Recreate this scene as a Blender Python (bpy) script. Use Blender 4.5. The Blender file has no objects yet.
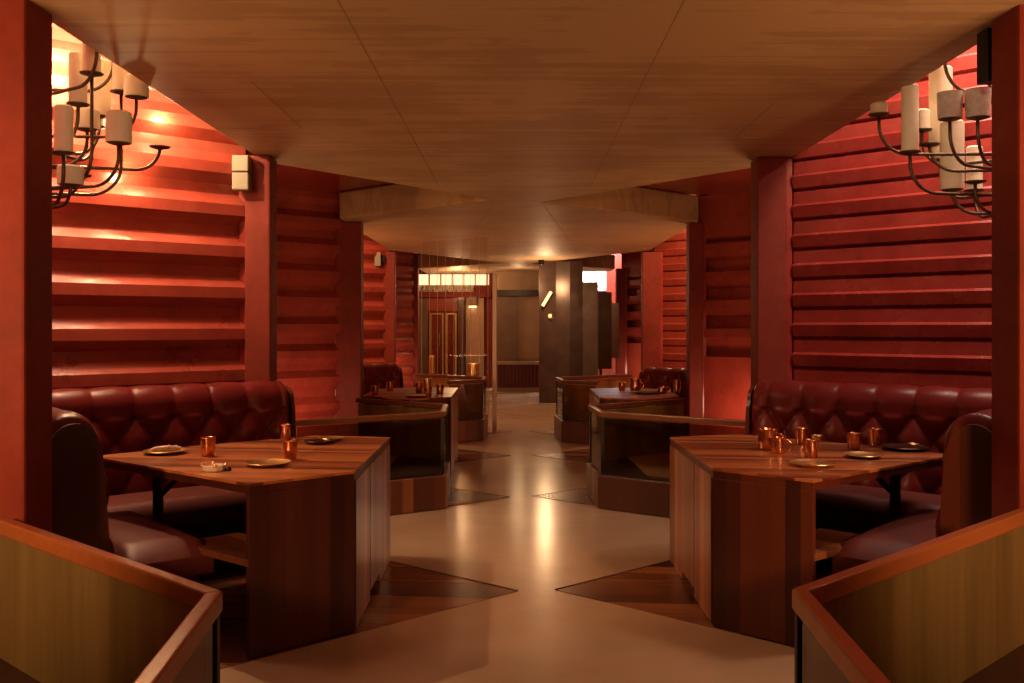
import bpy, bmesh, math, random
from mathutils import Vector, Matrix
random.seed(7)
C = bpy.context.scene.collection
F, XV, YH, EYE = 960.0, 518.0, 326.0, 1.42
PI = math.pi

def at(px, py, z):
    """point of the place at height z seen at a pixel of the photograph"""
    Y = F * (EYE - z) / (py - YH)
    return Vector(((px - XV) * Y / F, Y, z))

# ------------------------------------------------------------------ camera
cam = bpy.data.cameras.new('camera'); cam.lens = 33.75; cam.sensor_width = 36
cam.shift_x = -6 / 1024; cam.shift_y = -15.5 / 1024; cam.clip_start = 0.05
co = bpy.data.objects.new('camera', cam); C.objects.link(co)
co.location = (0, 0, EYE); co.rotation_euler = (PI / 2, 0, 0)
bpy.context.scene.camera = co

# ------------------------------------------------------------------ materials
def new_mat(name):
    m = bpy.data.materials.new(name); m.use_nodes = True
    nt = m.node_tree; b = nt.nodes['Principled BSDF']
    return m, nt, b
def N(nt, t, **kw):
    n = nt.nodes.new(t)
    for k, v in kw.items(): setattr(n, k, v)
    return n
def ramp(nt, fac, stops):
    r = N(nt, 'ShaderNodeValToRGB'); e = r.color_ramp.elements
    while len(e) > len(stops): e.remove(e[-1])
    while len(e) < len(stops): e.new(0.5)
    for i, (p, c) in enumerate(stops):
        e[i].position = p; e[i].color = (c[0], c[1], c[2], 1)
    nt.links.new(fac, r.inputs[0]); return r
def bump(nt, b, h, strength=0.2, dist=0.01):
    bp = N(nt, 'ShaderNodeBump'); bp.inputs['Strength'].default_value = strength
    bp.inputs['Distance'].default_value = dist
    nt.links.new(h, bp.inputs['Height']); nt.links.new(bp.outputs[0], b.inputs['Normal'])
def geo(nt):
    return N(nt, 'ShaderNodeNewGeometry').outputs['Position']
def noise(nt, vec, scale, detail=4, rough=0.55):
    n = N(nt, 'ShaderNodeTexNoise'); n.inputs['Scale'].default_value = scale
    n.inputs['Detail'].default_value = detail; n.inputs['Roughness'].default_value = rough
    nt.links.new(vec, n.inputs['Vector']); return n
def dots(nt, vec, axes):
    comb = N(nt, 'ShaderNodeCombineXYZ')
    for i, a in enumerate(axes):
        d = N(nt, 'ShaderNodeVectorMath', operation='DOT_PRODUCT'); d.inputs[1].default_value = a
        nt.links.new(vec, d.inputs[0]); nt.links.new(d.outputs['Value'], comb.inputs[i])
    return comb.outputs[0]

def plain(name, col, rough=0.5, metal=0.0, mottled=0.0, scale=6, spec=0.5):
    m, nt, b = new_mat(name)
    b.inputs['Roughness'].default_value = rough; b.inputs['Metallic'].default_value = metal
    b.inputs['Specular IOR Level'].default_value = spec
    n = noise(nt, geo(nt), scale, 5)
    k = mottled
    lo = [c * (1 - k) for c in col]; hi = [min(1, c * (1 + k)) for c in col]
    r = ramp(nt, n.outputs[0], [(0.3, lo), (0.7, hi)])
    nt.links.new(r.outputs[0], b.inputs['Base Color'])
    return m

def wood(name, dark, mid, light, plank, cross, along, rough=0.3):
    """planks laid side by side along 'cross', their grain running along 'along'"""
    m, nt, b = new_mat(name)
    cr = Vector(cross).normalized(); al = Vector(along).normalized(); ot = cr.cross(al)
    p = geo(nt)
    d = N(nt, 'ShaderNodeVectorMath', operation='DOT_PRODUCT'); d.inputs[1].default_value = cr
    nt.links.new(p, d.inputs[0])
    dv = N(nt, 'ShaderNodeMath', operation='DIVIDE'); dv.inputs[1].default_value = plank
    nt.links.new(d.outputs['Value'], dv.inputs[0])
    fl = N(nt, 'ShaderNodeMath', operation='FLOOR'); nt.links.new(dv.outputs[0], fl.inputs[0])
    wn = N(nt, 'ShaderNodeTexWhiteNoise', noise_dimensions='1D'); nt.links.new(fl.outputs[0], wn.inputs['W'])
    v = dots(nt, p, [cr * 26, al * 1.3, ot * 26])
    add = N(nt, 'ShaderNodeVectorMath', operation='ADD')
    nt.links.new(v, add.inputs[0]); nt.links.new(wn.outputs['Color'], add.inputs[1])
    n = noise(nt, add.outputs[0], 1.0, 6, 0.65)
    mx = N(nt, 'ShaderNodeMath', operation='MULTIPLY_ADD'); mx.inputs[1].default_value = 0.80
    nt.links.new(wn.outputs['Value'], mx.inputs[0])
    m2 = N(nt, 'ShaderNodeMath', operation='MULTIPLY'); m2.inputs[1].default_value = 0.38
    nt.links.new(n.outputs[0], m2.inputs[0]); nt.links.new(m2.outputs[0], mx.inputs[2])
    r = ramp(nt, mx.outputs[0], [(0.18, dark), (0.55, mid), (0.92, light)])
    nt.links.new(r.outputs[0], b.inputs['Base Color'])
    b.inputs['Roughness'].default_value = rough
    bump(nt, b, n.outputs[0], 0.08, 0.004)
    return m

def red_paint(name, col, rough=0.42, spec=0.5):
    m, nt, b = new_mat(name); b.inputs['Specular IOR Level'].default_value = spec
    p = geo(nt)
    n1 = noise(nt, p, 2.2, 6, 0.6); n2 = noise(nt, p, 14, 4, 0.6)
    mm = N(nt, 'ShaderNodeMath', operation='MULTIPLY_ADD'); mm.inputs[1].default_value = 0.35
    nt.links.new(n2.outputs[0], mm.inputs[0]); 
    m3 = N(nt, 'ShaderNodeMath', operation='MULTIPLY'); m3.inputs[1].default_value = 0.65
    nt.links.new(n1.outputs[0], m3.inputs[0]); nt.links.new(m3.outputs[0], mm.inputs[2])
    lo = [c * 0.72 for c in col]; hi = (min(1, col[0] * 1.15), col[1] * 1.5, col[2] * 1.5)
    r = ramp(nt, mm.outputs[0], [(0.35, lo), (0.52, col), (0.68, hi)])
    nt.links.new(r.outputs[0], b.inputs['Base Color'])
    rr = N(nt, 'ShaderNodeMapRange'); rr.inputs['To Min'].default_value = rough - 0.1; rr.inputs['To Max'].default_value = rough + 0.12
    nt.links.new(n1.outputs[0], rr.inputs[0]); nt.links.new(rr.outputs[0], b.inputs['Roughness'])
    bump(nt, b, n1.outputs[0], 0.25, 0.02)
    return m

def concrete_floor():
    m, nt, b = new_mat('polished_concrete')
    p = geo(nt)
    n1 = noise(nt, p, 1.1, 7, 0.6); n2 = noise(nt, p, 9, 5, 0.6)
    r = ramp(nt, n1.outputs[0], [(0.3, (0.38, 0.25, 0.155)), (0.7, (0.52, 0.36, 0.235))])
    nt.links.new(r.outputs[0], b.inputs['Base Color'])
    rr = N(nt, 'ShaderNodeMapRange'); rr.inputs['To Min'].default_value = 0.15; rr.inputs['To Max'].default_value = 0.25
    nt.links.new(n2.outputs[0], rr.inputs[0]); nt.links.new(rr.outputs[0], b.inputs['Roughness'])
    bump(nt, b, n2.outputs[0], 0.012, 0.003)
    return m

def board_ceiling():
    m, nt, b = new_mat('board_marked_concrete')
    p = geo(nt)
    v = dots(nt, p, [(0.55, 0, 0), (0, 13, 0), (0, 0, 3)])
    n1 = noise(nt, v, 1.0, 6, 0.62); n2 = noise(nt, p, 1.3, 5, 0.6)
    mm = N(nt, 'ShaderNodeMath', operation='ADD'); nt.links.new(n1.outputs[0], mm.inputs[0]); nt.links.new(n2.outputs[0], mm.inputs[1])
    r = ramp(nt, mm.outputs[0], [(0.62, (0.33, 0.205, 0.105)), (1.02, (0.39, 0.25, 0.132)), (1.42, (0.45, 0.30, 0.165))])
    nt.links.new(r.outputs[0], b.inputs['Base Color'])
    b.inputs['Roughness'].default_value = 0.55
    bump(nt, b, n1.outputs[0], 0.12, 0.006)
    return m

def leather(name, col, rough=0.32):
    m, nt, b = new_mat(name)
    p = geo(nt)
    n1 = noise(nt, p, 5, 4); n2 = noise(nt, p, 160, 3)
    r = ramp(nt, n1.outputs[0], [(0.3, [c * 0.75 for c in col]), (0.7, [c * 1.2 for c in col])])
    nt.links.new(r.outputs[0], b.inputs['Base Color'])
    b.inputs['Roughness'].default_value = rough; b.inputs['Specular IOR Level'].default_value = 0.22
    bump(nt, b, n2.outputs[0], 0.1, 0.002)
    return m

def glass(name, tint, refl=0.12, rough=0.03):
    m, nt, b = new_mat(name)
    out = [n for n in nt.nodes if n.type == 'OUTPUT_MATERIAL'][0]
    t = N(nt, 'ShaderNodeBsdfTransparent'); t.inputs[0].default_value = (*tint, 1)
    g = N(nt, 'ShaderNodeBsdfGlossy'); g.inputs['Roughness'].default_value = rough
    fr = N(nt, 'ShaderNodeLayerWeight'); fr.inputs[0].default_value = 0.5
    pw = N(nt, 'ShaderNodeMath', operation='POWER'); pw.inputs[1].default_value = 5.0
    nt.links.new(fr.outputs['Facing'], pw.inputs[0])
    ma = N(nt, 'ShaderNodeMath', operation='ADD'); ma.inputs[1].default_value = refl; ma.use_clamp = True
    nt.links.new(pw.outputs[0], ma.inputs[0])
    mx = N(nt, 'ShaderNodeMixShader'); nt.links.new(ma.outputs[0], mx.inputs[0])
    nt.links.new(t.outputs[0], mx.inputs[1]); nt.links.new(g.outputs[0], mx.inputs[2])
    nt.links.new(mx.outputs[0], out.inputs[0]); nt.nodes.remove(b)
    return m

def emit(name, col, s):
    m, nt, b = new_mat(name)
    b.inputs['Base Color'].default_value = (*col, 1)
    b.inputs['Emission Color'].default_value = (*col, 1); b.inputs['Emission Strength'].default_value = s
    return m

def brass_panel():
    m, nt, b = new_mat('brushed_brass')
    p = geo(nt)
    v = dots(nt, p, [(4.5, 0, 0), (0, 4.5, 0), (0, 0, 0.35)])
    n = noise(nt, v, 1.0, 5, 0.6)
    r = ramp(nt, n.outputs[0], [(0.3, (0.28, 0.20, 0.075)), (0.7, (0.58, 0.44, 0.18))])
    nt.links.new(r.outputs[0], b.inputs['Base Color'])
    b.inputs['Metallic'].default_value = 0.75; b.inputs['Roughness'].default_value = 0.42
    return m

MAT = dict(
    red_l=red_paint('red_container_paint', (0.28, 0.042, 0.026), 0.29),
    red_r=red_paint('deep_red_paint', (0.24, 0.026, 0.020), 0.24),
    column=red_paint('oxide_red_column_paint', (0.17, 0.022, 0.012), 0.62, 0.2),
    floor=concrete_floor(), ceil=board_ceiling(),
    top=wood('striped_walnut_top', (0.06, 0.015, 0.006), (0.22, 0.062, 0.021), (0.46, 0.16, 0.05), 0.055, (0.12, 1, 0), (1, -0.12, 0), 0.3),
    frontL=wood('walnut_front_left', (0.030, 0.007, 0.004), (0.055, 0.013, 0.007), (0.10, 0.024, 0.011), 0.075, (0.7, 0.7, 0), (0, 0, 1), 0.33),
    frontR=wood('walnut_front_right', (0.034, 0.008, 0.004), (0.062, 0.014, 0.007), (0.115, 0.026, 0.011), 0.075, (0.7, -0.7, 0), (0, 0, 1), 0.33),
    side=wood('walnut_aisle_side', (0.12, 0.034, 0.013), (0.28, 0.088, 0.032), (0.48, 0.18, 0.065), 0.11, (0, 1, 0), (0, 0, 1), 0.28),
    fwood=wood('walnut_floor_boards', (0.040, 0.012, 0.005), (0.15, 0.048, 0.019), (0.36, 0.14, 0.052), 0.15, (0.1, 1, 0), (1, -0.1, 0), 0.26),
    plinth=wood('walnut_plinth', (0.045, 0.014, 0.007), (0.13, 0.040, 0.018), (0.28, 0.10, 0.042), 0.09, (0.7, 0.7, 0), (0, 0, 1), 0.35),
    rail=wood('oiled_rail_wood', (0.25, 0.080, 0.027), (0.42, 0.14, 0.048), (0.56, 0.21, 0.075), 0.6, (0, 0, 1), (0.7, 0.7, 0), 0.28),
    rail_shaded=wood('shaded_rail_wood', (0.10, 0.034, 0.014), (0.19, 0.064, 0.025), (0.27, 0.095, 0.036), 0.6, (0, 0, 1), (0.7, 0.7, 0), 0.3),  # same rail wood, with the shade on the far dividers put into its colour
    tray=wood('honey_tray_wood', (0.42, 0.22, 0.07), (0.56, 0.32, 0.11), (0.70, 0.42, 0.16), 0.12, (1, 0, 0), (0, 1, 0), 0.4),
    leather=leather('oxblood_leather', (0.115, 0.011, 0.010), 0.34),
    seat=leather('oxblood_seat_leather', (0.10, 0.021, 0.016), 0.46),
    black=plain('black_metal', (0.012, 0.010, 0.009), 0.4, 0.6, 0.2),
    darkwood=plain('dark_stained_board', (0.030, 0.013, 0.009), 0.45, 0, 0.3, 9),
    brass=brass_panel(),
    smoked=glass('smoked_glass', (0.56, 0.52, 0.44), 0.05),
    clear=glass('clear_glass', (0.95, 0.92, 0.88), 0.01),
    copper=plain('polished_copper', (0.70, 0.31, 0.17), 0.22, 1.0, 0.05, 30),
    gold=plain('polished_brass', (0.84, 0.60, 0.24), 0.3, 1.0, 0.05, 30),
    darkplate=plain('dark_bronze_plate', (0.10, 0.055, 0.03), 0.25, 0.9, 0.2, 20),
    napkin=plain('folded_napkin_cloth', (0.62, 0.46, 0.34), 0.8, 0, 0.1, 20),
    iron=plain('wrought_iron', (0.13, 0.085, 0.05), 0.45, 0.75, 0.3, 20),
    wax=plain('ivory_candle_wax', (0.86, 0.76, 0.55), 0.55, 0, 0.06, 12),
    shade=plain('grey_plaster_cup', (0.50, 0.43, 0.36), 0.75, 0, 0.18, 40),
    beige=plain('beige_plastic', (0.20, 0.16, 0.105), 0.5, 0, 0.04),
    bronze=plain('dark_bronze_sheet', (0.085, 0.055, 0.042), 0.30, 0.3, 0.25, 5),
    pale=plain('pale_steel', (0.62, 0.50, 0.40), 0.4, 0.2, 0.06),
    tan=plain('tan_plaster', (0.34, 0.21, 0.12), 0.7, 0, 0.12, 4),
    brown=plain('brown_wall_panel', (0.16, 0.085, 0.048), 0.5, 0, 0.15, 4),
    frieze=plain('grey_carved_frieze', (0.34, 0.25, 0.20), 0.6, 0, 0.7, 26),
    window=emit('daylight_window', (0.85, 0.95, 0.95), 1.0),
    warmwin=emit('warm_lit_window', (1.0, 0.70, 0.42), 1.6),
    flame=emit('lamp_flame', (1.0, 0.62, 0.28), 14),
    lampglass=emit('lit_lamp_glass', (1.0, 0.66, 0.28), 6),
    strip=emit('gleam_glow', (1.0, 0.66, 0.28), 1.6),  # glow put in for light reflected on the bronze screen
)

# ------------------------------------------------------------------ mesh helpers
def link_mesh(name, bm, mat, parent=None, origin=(0, 0, 0), smooth=None, bevel=0.0):
    bmesh.ops.recalc_face_normals(bm, faces=bm.faces[:])
    o3 = Vector(origin)
    for v in bm.verts: v.co -= o3
    me = bpy.data.meshes.new(name); bm.to_mesh(me); bm.free()
    me.materials.append(MAT[mat] if isinstance(mat, str) else mat)
    if smooth:
        for p in me.polygons: p.use_smooth = True
        if smooth is not True: me.set_sharp_from_angle(angle=math.radians(smooth))
    o = bpy.data.objects.new(name, me); C.objects.link(o)
    if parent is not None:
        o.parent = parent
        p = parent; off = Vector((0, 0, 0))
        while p is not None: off += p.location; p = p.parent
        o.location = o3 - off
    else: o.location = o3
    if bevel:
        md = o.modifiers.new('bevel', 'BEVEL'); md.width = bevel; md.segments = 2; md.limit_method = 'ANGLE'
    return o
def thing(name, label, cat, loc, group=None):
    o = bpy.data.objects.new(name, None); C.objects.link(o); o.location = loc
    o.empty_display_size = 0.1
    return tag(o, label, cat, group)
def tag(o, label, cat, group=None):
    o['label'] = label; o['category'] = cat
    if group: o['group'] = group
    return o
def struct(name, bm, mat, **kw):
    o = link_mesh(name, bm, mat, **kw); o['kind'] = 'structure'; return o
def prism(bm, poly, z0, z1):
    lo = [bm.verts.new((p[0], p[1], z0)) for p in poly]; hi = [bm.verts.new((p[0], p[1], z1)) for p in poly]
    n = len(poly)
    bm.faces.new(lo); bm.faces.new(hi)
    for i in range(n): bm.faces.new((lo[i], lo[(i + 1) % n], hi[(i + 1) % n], hi[i]))
    return bm
def box(bm, x0, x1, y0, y1, z0, z1):
    return prism(bm, [(x0, y0), (x1, y0), (x1, y1), (x0, y1)], z0, z1)
def wallbar(bm, a, b, w, z0, z1, side=0.0):
    """upright slab along the plan line a-b, w thick, shifted to one side by 'side'"""
    a = Vector(a[:2]); b = Vector(b[:2]); d = (b - a).normalized(); n = Vector((-d.y, d.x))
    o = n * side; h = n * (w / 2)
    return prism(bm, [a + o - h, b + o - h, b + o + h, a + o + h], z0, z1)
def tube(bm, pts, r, n=8, cap=True):
    pts = [Vector(p) for p in pts]; rings = []
    up = None
    for i, p in enumerate(pts):
        t = (pts[min(i + 1, len(pts) - 1)] - pts[max(i - 1, 0)]).normalized()
        if up is None:
            up = t.orthogonal().normalized()
        up = (up - t * up.dot(t)).normalized(); s = t.cross(up)
        rr = r[i] if isinstance(r, (list, tuple)) else r
        rings.append([bm.verts.new(p + (up * math.cos(2 * PI * k / n) + s * math.sin(2 * PI * k / n)) * rr) for k in range(n)])
    for a, b in zip(rings, rings[1:]):
        for k in range(n): bm.faces.new((a[k], a[(k + 1) % n], b[(k + 1) % n], b[k]))
    if cap: bm.faces.new(rings[0]); bm.faces.new(rings[-1])
    return bm
def lathe(bm, c, prof, n=32):
    """prof: (radius, height) pairs; a radius of 0 closes the end"""
    c = Vector(c); rings = []
    for r, z in prof:
        if r < 1e-6: rings.append([bm.verts.new(c + Vector((0, 0, z)))])
        else: rings.append([bm.verts.new(c + Vector((r * math.cos(2 * PI * k / n), r * math.sin(2 * PI * k / n), z))) for k in range(n)])
    for a, b in zip(rings, rings[1:]):
        for k in range(n):
            k2 = (k + 1) % n
            if len(a) == 1 and len(b) == 1: continue
            if len(a) == 1: bm.faces.new((a[0], b[k], b[k2]))
            elif len(b) == 1: bm.faces.new((a[k], a[k2], b[0]))
            else: bm.faces.new((a[k], a[k2], b[k2], b[k]))
    return bm
B = bmesh.new

# ------------------------------------------------------------------ shell
struct('floor', box(B(), -7, 7, -4, 26, -0.1, 0), 'floor')
for i, poly in enumerate([
        [(0.0, 5.14), (-2.5, 2.77), (-4.4, 4.9), (-2.25, 7.0)],
        [(0.20, 5.16), (2.6, 3.0), (4.6, 5.1), (2.5, 7.19)],
        [(-0.07, 7.96), (-1.8, 6.45), (-3.4, 7.9), (-1.9, 9.5)],
        [(0.12, 8.0), (1.9, 6.45), (3.5, 7.95), (1.9, 9.5)],
        [(-0.08, 10.5), (-2.1, 8.7), (-4.2, 10.4), (-2.1, 12.3)],
        [(0.16, 10.5), (2.2, 8.7), (4.2, 10.4), (2.2, 12.3)],
        [(-0.07, 12.9), (-1.8, 11.4), (-3.4, 12.9), (-1.8, 14.4)],
        [(0.14, 12.9), (1.9, 11.4), (3.5, 12.9), (1.9, 14.4)]]):
    struct('floor_wood_inlay', prism(B(), poly, -0.02, 0.003 + 0.0004 * i), 'fwood')
    e = B()
    for a, b in (((0, 3),) if i % 2 == 0 else ((3, 0),)):
        wallbar(e, poly[a], poly[b], 0.006, 0.0, 0.0062, 0)
    struct('trim_inlay_%d' % (i + 1), e, 'black')

LEFT = [(-1.85, -4), (-1.86, 7.05), (-0.24, 9.14), (-2.0, 10.75), (-2.05, 15.2), (-0.28, 18.35), (-2.1, 20.0), (-2.1, 25.5)]
RIGHT = [(1.95, -4), (1.98, 7.05), (0.22, 9.32), (2.08, 11.05), (2.10, 15.2), (0.25, 18.5), (2.05, 20.3), (2.05, 21.2), (0.86, 21.2), (0.86, 25.5)]
struct('ceiling', prism(B(), LEFT + RIGHT[::-1], 2.62, 2.92), 'ceil', bevel=0.02)
# joints cast in the slab: thin raised seams
for i, (x0, y0, x1, y1) in enumerate([(-0.64, -3.9, -0.68, 8.2), (0.60, -3.9, 0.62, 8.2), (-1.31, 4.72, -1.31, 5.82), (-1.84, 5.82, -1.31, 5.82),
                                      (1.38, 5.2, 1.38, 6.1), (1.38, 6.1, 1.95, 6.1), (0.25, 9.5, 0.9, 15), (-0.25, 9.5, -0.9, 15)]):
    struct('trim_ceiling_joint_%d' % (i + 1), wallbar(B(), (x0, y0), (x1, y1), 0.0035, 2.618, 2.63), 'tan')
# roof plates over the recesses and the bays
struct('ceiling_roof', box(B(), -7, 7, -4, 26, 4.0, 4.1), 'red_r')
for s in (-1, 1):
    for y0, y1 in ((7.0, 11.0), (15.4, 20.0)):
        q = B(); x0, x1 = (-5.5, -0.1) if s < 0 else (0.1, 5.5)
        x0, x1 = (-5.5, -0.3) if s < 0 else (0.3, 5.5)
        box(q, x0, x1, y0, y1, 2.925, 2.97)
        struct('ceiling_recess', q, 'red_l' if s > 0 else 'red_r')

def corrugated(name, p0, p1, z0, z1, prof, per, mat, phase=0.0, flat_to=None, flat_top=None, side=1):
    """steel sheet standing on the plan line p0-p1; 'side' picks the room side; prof = (fraction, depth)"""
    p0 = Vector(p0); p1 = Vector(p1); d = (p1 - p0).normalized(); n = Vector((-d.y, d.x)) * side
    pts = [(z0, 0.0)]
    if flat_to: pts = [(z0, prof[0][1]), (flat_to, prof[0][1])]
    k = math.floor(((flat_to or z0) - phase) / per) - 1
    while True:
        base = phase + k * per
        if base > (flat_top or z1): break
        for f, dp in prof:
            z = base + f * per
            if z > (flat_to or z0) + 1e-4 and z < (flat_top or z1) - 1e-4: pts.append((z, dp))
        k += 1
    if flat_top: pts += [(flat_top, prof[0][1]), (z1, prof[0][1])]
    else: pts.append((z1, pts[-1][1]))
    bm = B(); nseg = 24; cols = []
    for i in range(nseg + 1):
        q = p0.lerp(p1, i / nseg)
        cols.append([bm.verts.new((q.x + n.x * dp, q.y + n.y * dp, z)) for z, dp in pts] +
                    [bm.verts.new((q.x - n.x * 0.05, q.y - n.y * 0.05, z)) for z in (z1, z0)])
    m = len(cols[0])
    for a, b in zip(cols, cols[1:]):
        for j in range(m): bm.faces.new((a[j], a[(j + 1) % m], b[(j + 1) % m], b[j]))
    bm.faces.new(cols[0]); bm.faces.new(cols[-1])
    return struct(name, bm, mat)
TRAP = [(0.0, 0.0), (0.24, 0.0), (0.48, 0.065), (0.74, 0.065)]     # recess, underside slope, crest, upper slope
LAP = [(0.0, 0.0), (0.07, 0.034), (0.45, 0.050), (0.53, 0.026), (0.93, 0.026)]
LOUV = [(0.0, 0.055), (0.30, 0.055), (0.33, -0.11), (0.55, -0.11)][::1]
corrugated('wall_left', (-1.93, 6.80), (-4.3, 4.67), 0, 4.0, TRAP, 0.287, 'red_l', 1.19, side=1)
corrugated('wall_left_recess', (-2.0, 11.12), (-4.3, 9.05), 0, 2.93, TRAP, 0.30, 'red_l', 1.22, side=1)
corrugated('wall_left_far', (-2.12, 15.6), (-4.4, 13.5), 0, 4.0, TRAP, 0.30, 'red_l', 1.22, side=1)
corrugated('wall_left_end', (-2.2, 19.9), (-4.4, 17.8), 0, 2.93, TRAP, 0.30, 'red_l', 1.22, side=1)
corrugated('wall_right', (1.97, 6.82), (4.3, 4.6), 0, 4.0, LAP, 0.209, 'red_r', 1.334, side=-1)
corrugated('wall_right_recess', (2.14, 11.22), (4.4, 9.1), 0, 2.93, LOUV, 0.325, 'red_l', 0.97, flat_to=0.95, flat_top=2.44, side=-1)
corrugated('wall_right_far', (2.25, 15.7), (4.5, 13.5), 0, 4.0, LAP, 0.24, 'red_l', 1.1, side=-1)
corrugated('wall_right_end', (2.2, 20.1), (4.5, 17.9), 0, 2.93, LOUV, 0.325, 'red_l', 0.97, flat_to=0.95, flat_top=2.44, side=-1)
# the return walls of the zigzag and the walls that close the room
rets = [('wall_left_return', (-1.93, 6.95), (-4.3, 9.05)), ('wall_left_return', (-2.0, 11.3), (-4.4, 13.5)),
        ('wall_left_return', (-2.1, 15.8), (-4.4, 17.8)), ('wall_left_return', (-2.0, 3.75), (-4.3, 4.67)),
        ('wall_right_return', (1.97, 7.0), (4.4, 9.1)), ('wall_right_return', (2.14, 11.4), (4.5, 13.5)),
        ('wall_right_return', (2.25, 15.9), (4.5, 17.9)), ('wall_right_return', (2.1, 3.9), (4.3, 4.6))]
for nm, a, b in rets: struct(nm, wallbar(B(), a, b, 0.05, 0, 4.0), 'red_l' if 'left' in nm else 'red_r')
struct('wall_back', box(B(), -7, 7, -4.1, -4, 0, 4.1), 'tan')
struct('wall_left_outer', box(B(), -7.1, -7, -4, 26, 0, 4.1), 'red_r')
struct('wall_right_outer', box(B(), 7, 7.1, -4, 26, 0, 4.1), 'red_r')
struct('wall_far', box(B(), -7, 7, 26, 26.1, 0, 4.1), 'red_l')

# ------------------------------------------------------------------ columns
def column(x0, x1, y0, y1, z1, label, group=None):
    cx, cy = (x0 + x1) / 2, (y0 + y1) / 2
    t = thing('steel_column', label, 'column', (cx, cy, 0), group)
    link_mesh('post', box(B(), x0, x1, y0, y1, 0, z1), 'column', t, (cx, cy, 0), bevel=0.012)
    bm = B(); box(bm, x0 - 0.015, x1 + 0.015, y0 - 0.015, y1 + 0.015, 0, 0.015)
    link_mesh('base_plate', bm, 'column', t, (cx, cy, 0))
    # welded edge strip along the corner that faces the bay
    s = -1 if cx < 0 else 1
    xe = x0 if s < 0 else x1
    bm = B(); box(bm, min(xe, xe + s * 0.045), max(xe, xe + s * 0.045), y0 + 0.03, y0 + 0.09, 0.016, z1)
    link_mesh('edge_strip', bm, 'red_r', t, (cx, cy, 0))
column(-2.05, -1.80, 3.50, 3.72, 3.99, 'broad red column at the left edge of the photo, nearest on that side')
column(1.87, 2.10, 3.58, 3.80, 3.99, 'broad red column at the right edge of the photo, nearest on that side')
column(-1.915, -1.735, 6.72, 6.92, 2.615, 'dark red column behind the left tufted booth with a beige box on its side')
column(1.69, 1.90, 6.78, 6.98, 2.615, 'dark red column behind the far end of the right tufted booth')
column(-2.09, -1.80, 11.0, 11.2, 2.615, 'second red column down the left side, past the shaded corrugated recess')
column(1.98, 2.14, 11.1, 11.3, 2.615, 'flat bright red post beside the slotted panel on the right')
column(-2.17, -1.99, 15.5, 15.68, 2.615, 'third red column down the left side, dark between two lit strips')
column(2.01, 2.30, 15.5, 15.7, 2.615, 'dark red column down the right side between louvres and lit boards')
column(-2.28, -2.07, 19.9, 20.1, 2.615, 'farthest red column on the left beside the glazed room')
column(2.04, 2.22, 19.9, 20.1, 2.615, 'farthest red column on the right beside the bronze screen')

# boxes fixed by the columns
t = thing('wall_speaker', 'beige two-part box fixed high beside the left dark red column', 'speaker', (-1.915, 6.66, 2.36))
link_mesh('body', box(B(), -1.975, -1.86, 6.62, 6.712, 2.36, 2.48), 'beige', t, (-1.915, 6.66, 2.36), bevel=0.008)
link_mesh('lid', box(B(), -1.975, -1.86, 6.62, 6.712, 2.487, 2.60), 'beige', t, (-1.915, 6.66, 2.36), bevel=0.008)
link_mesh('bracket', box(B(), -1.93, -1.90, 6.70, 6.73, 2.37, 2.59), 'black', t, (-1.915, 6.66, 2.36))
t = thing('wall_speaker', 'small pale box high beside the third column on the left', 'speaker', (-2.24, 15.42, 2.38))
link_mesh('body', box(B(), -2.30, -2.20, 15.38, 15.46, 2.38, 2.60), 'beige', t, (-2.24, 15.42, 2.38), bevel=0.008)
link_mesh('bracket', box(B(), -2.22, -2.14, 15.45, 15.51, 2.44, 2.55), 'black', t, (-2.24, 15.42, 2.38))
t = thing('wall_speaker', 'black box high behind the nearest right column beside the chandelier', 'speaker', (1.93, 3.86, 2.40))
link_mesh('body', box(B(), 1.866, 1.96, 3.825, 3.91, 2.40, 2.61), 'black', t, (1.93, 3.86, 2.40), bevel=0.006)
link_mesh('bracket', box(B(), 1.90, 1.93, 3.80, 3.826, 2.45, 2.57), 'black', t, (1.93, 3.86, 2.40))

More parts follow.
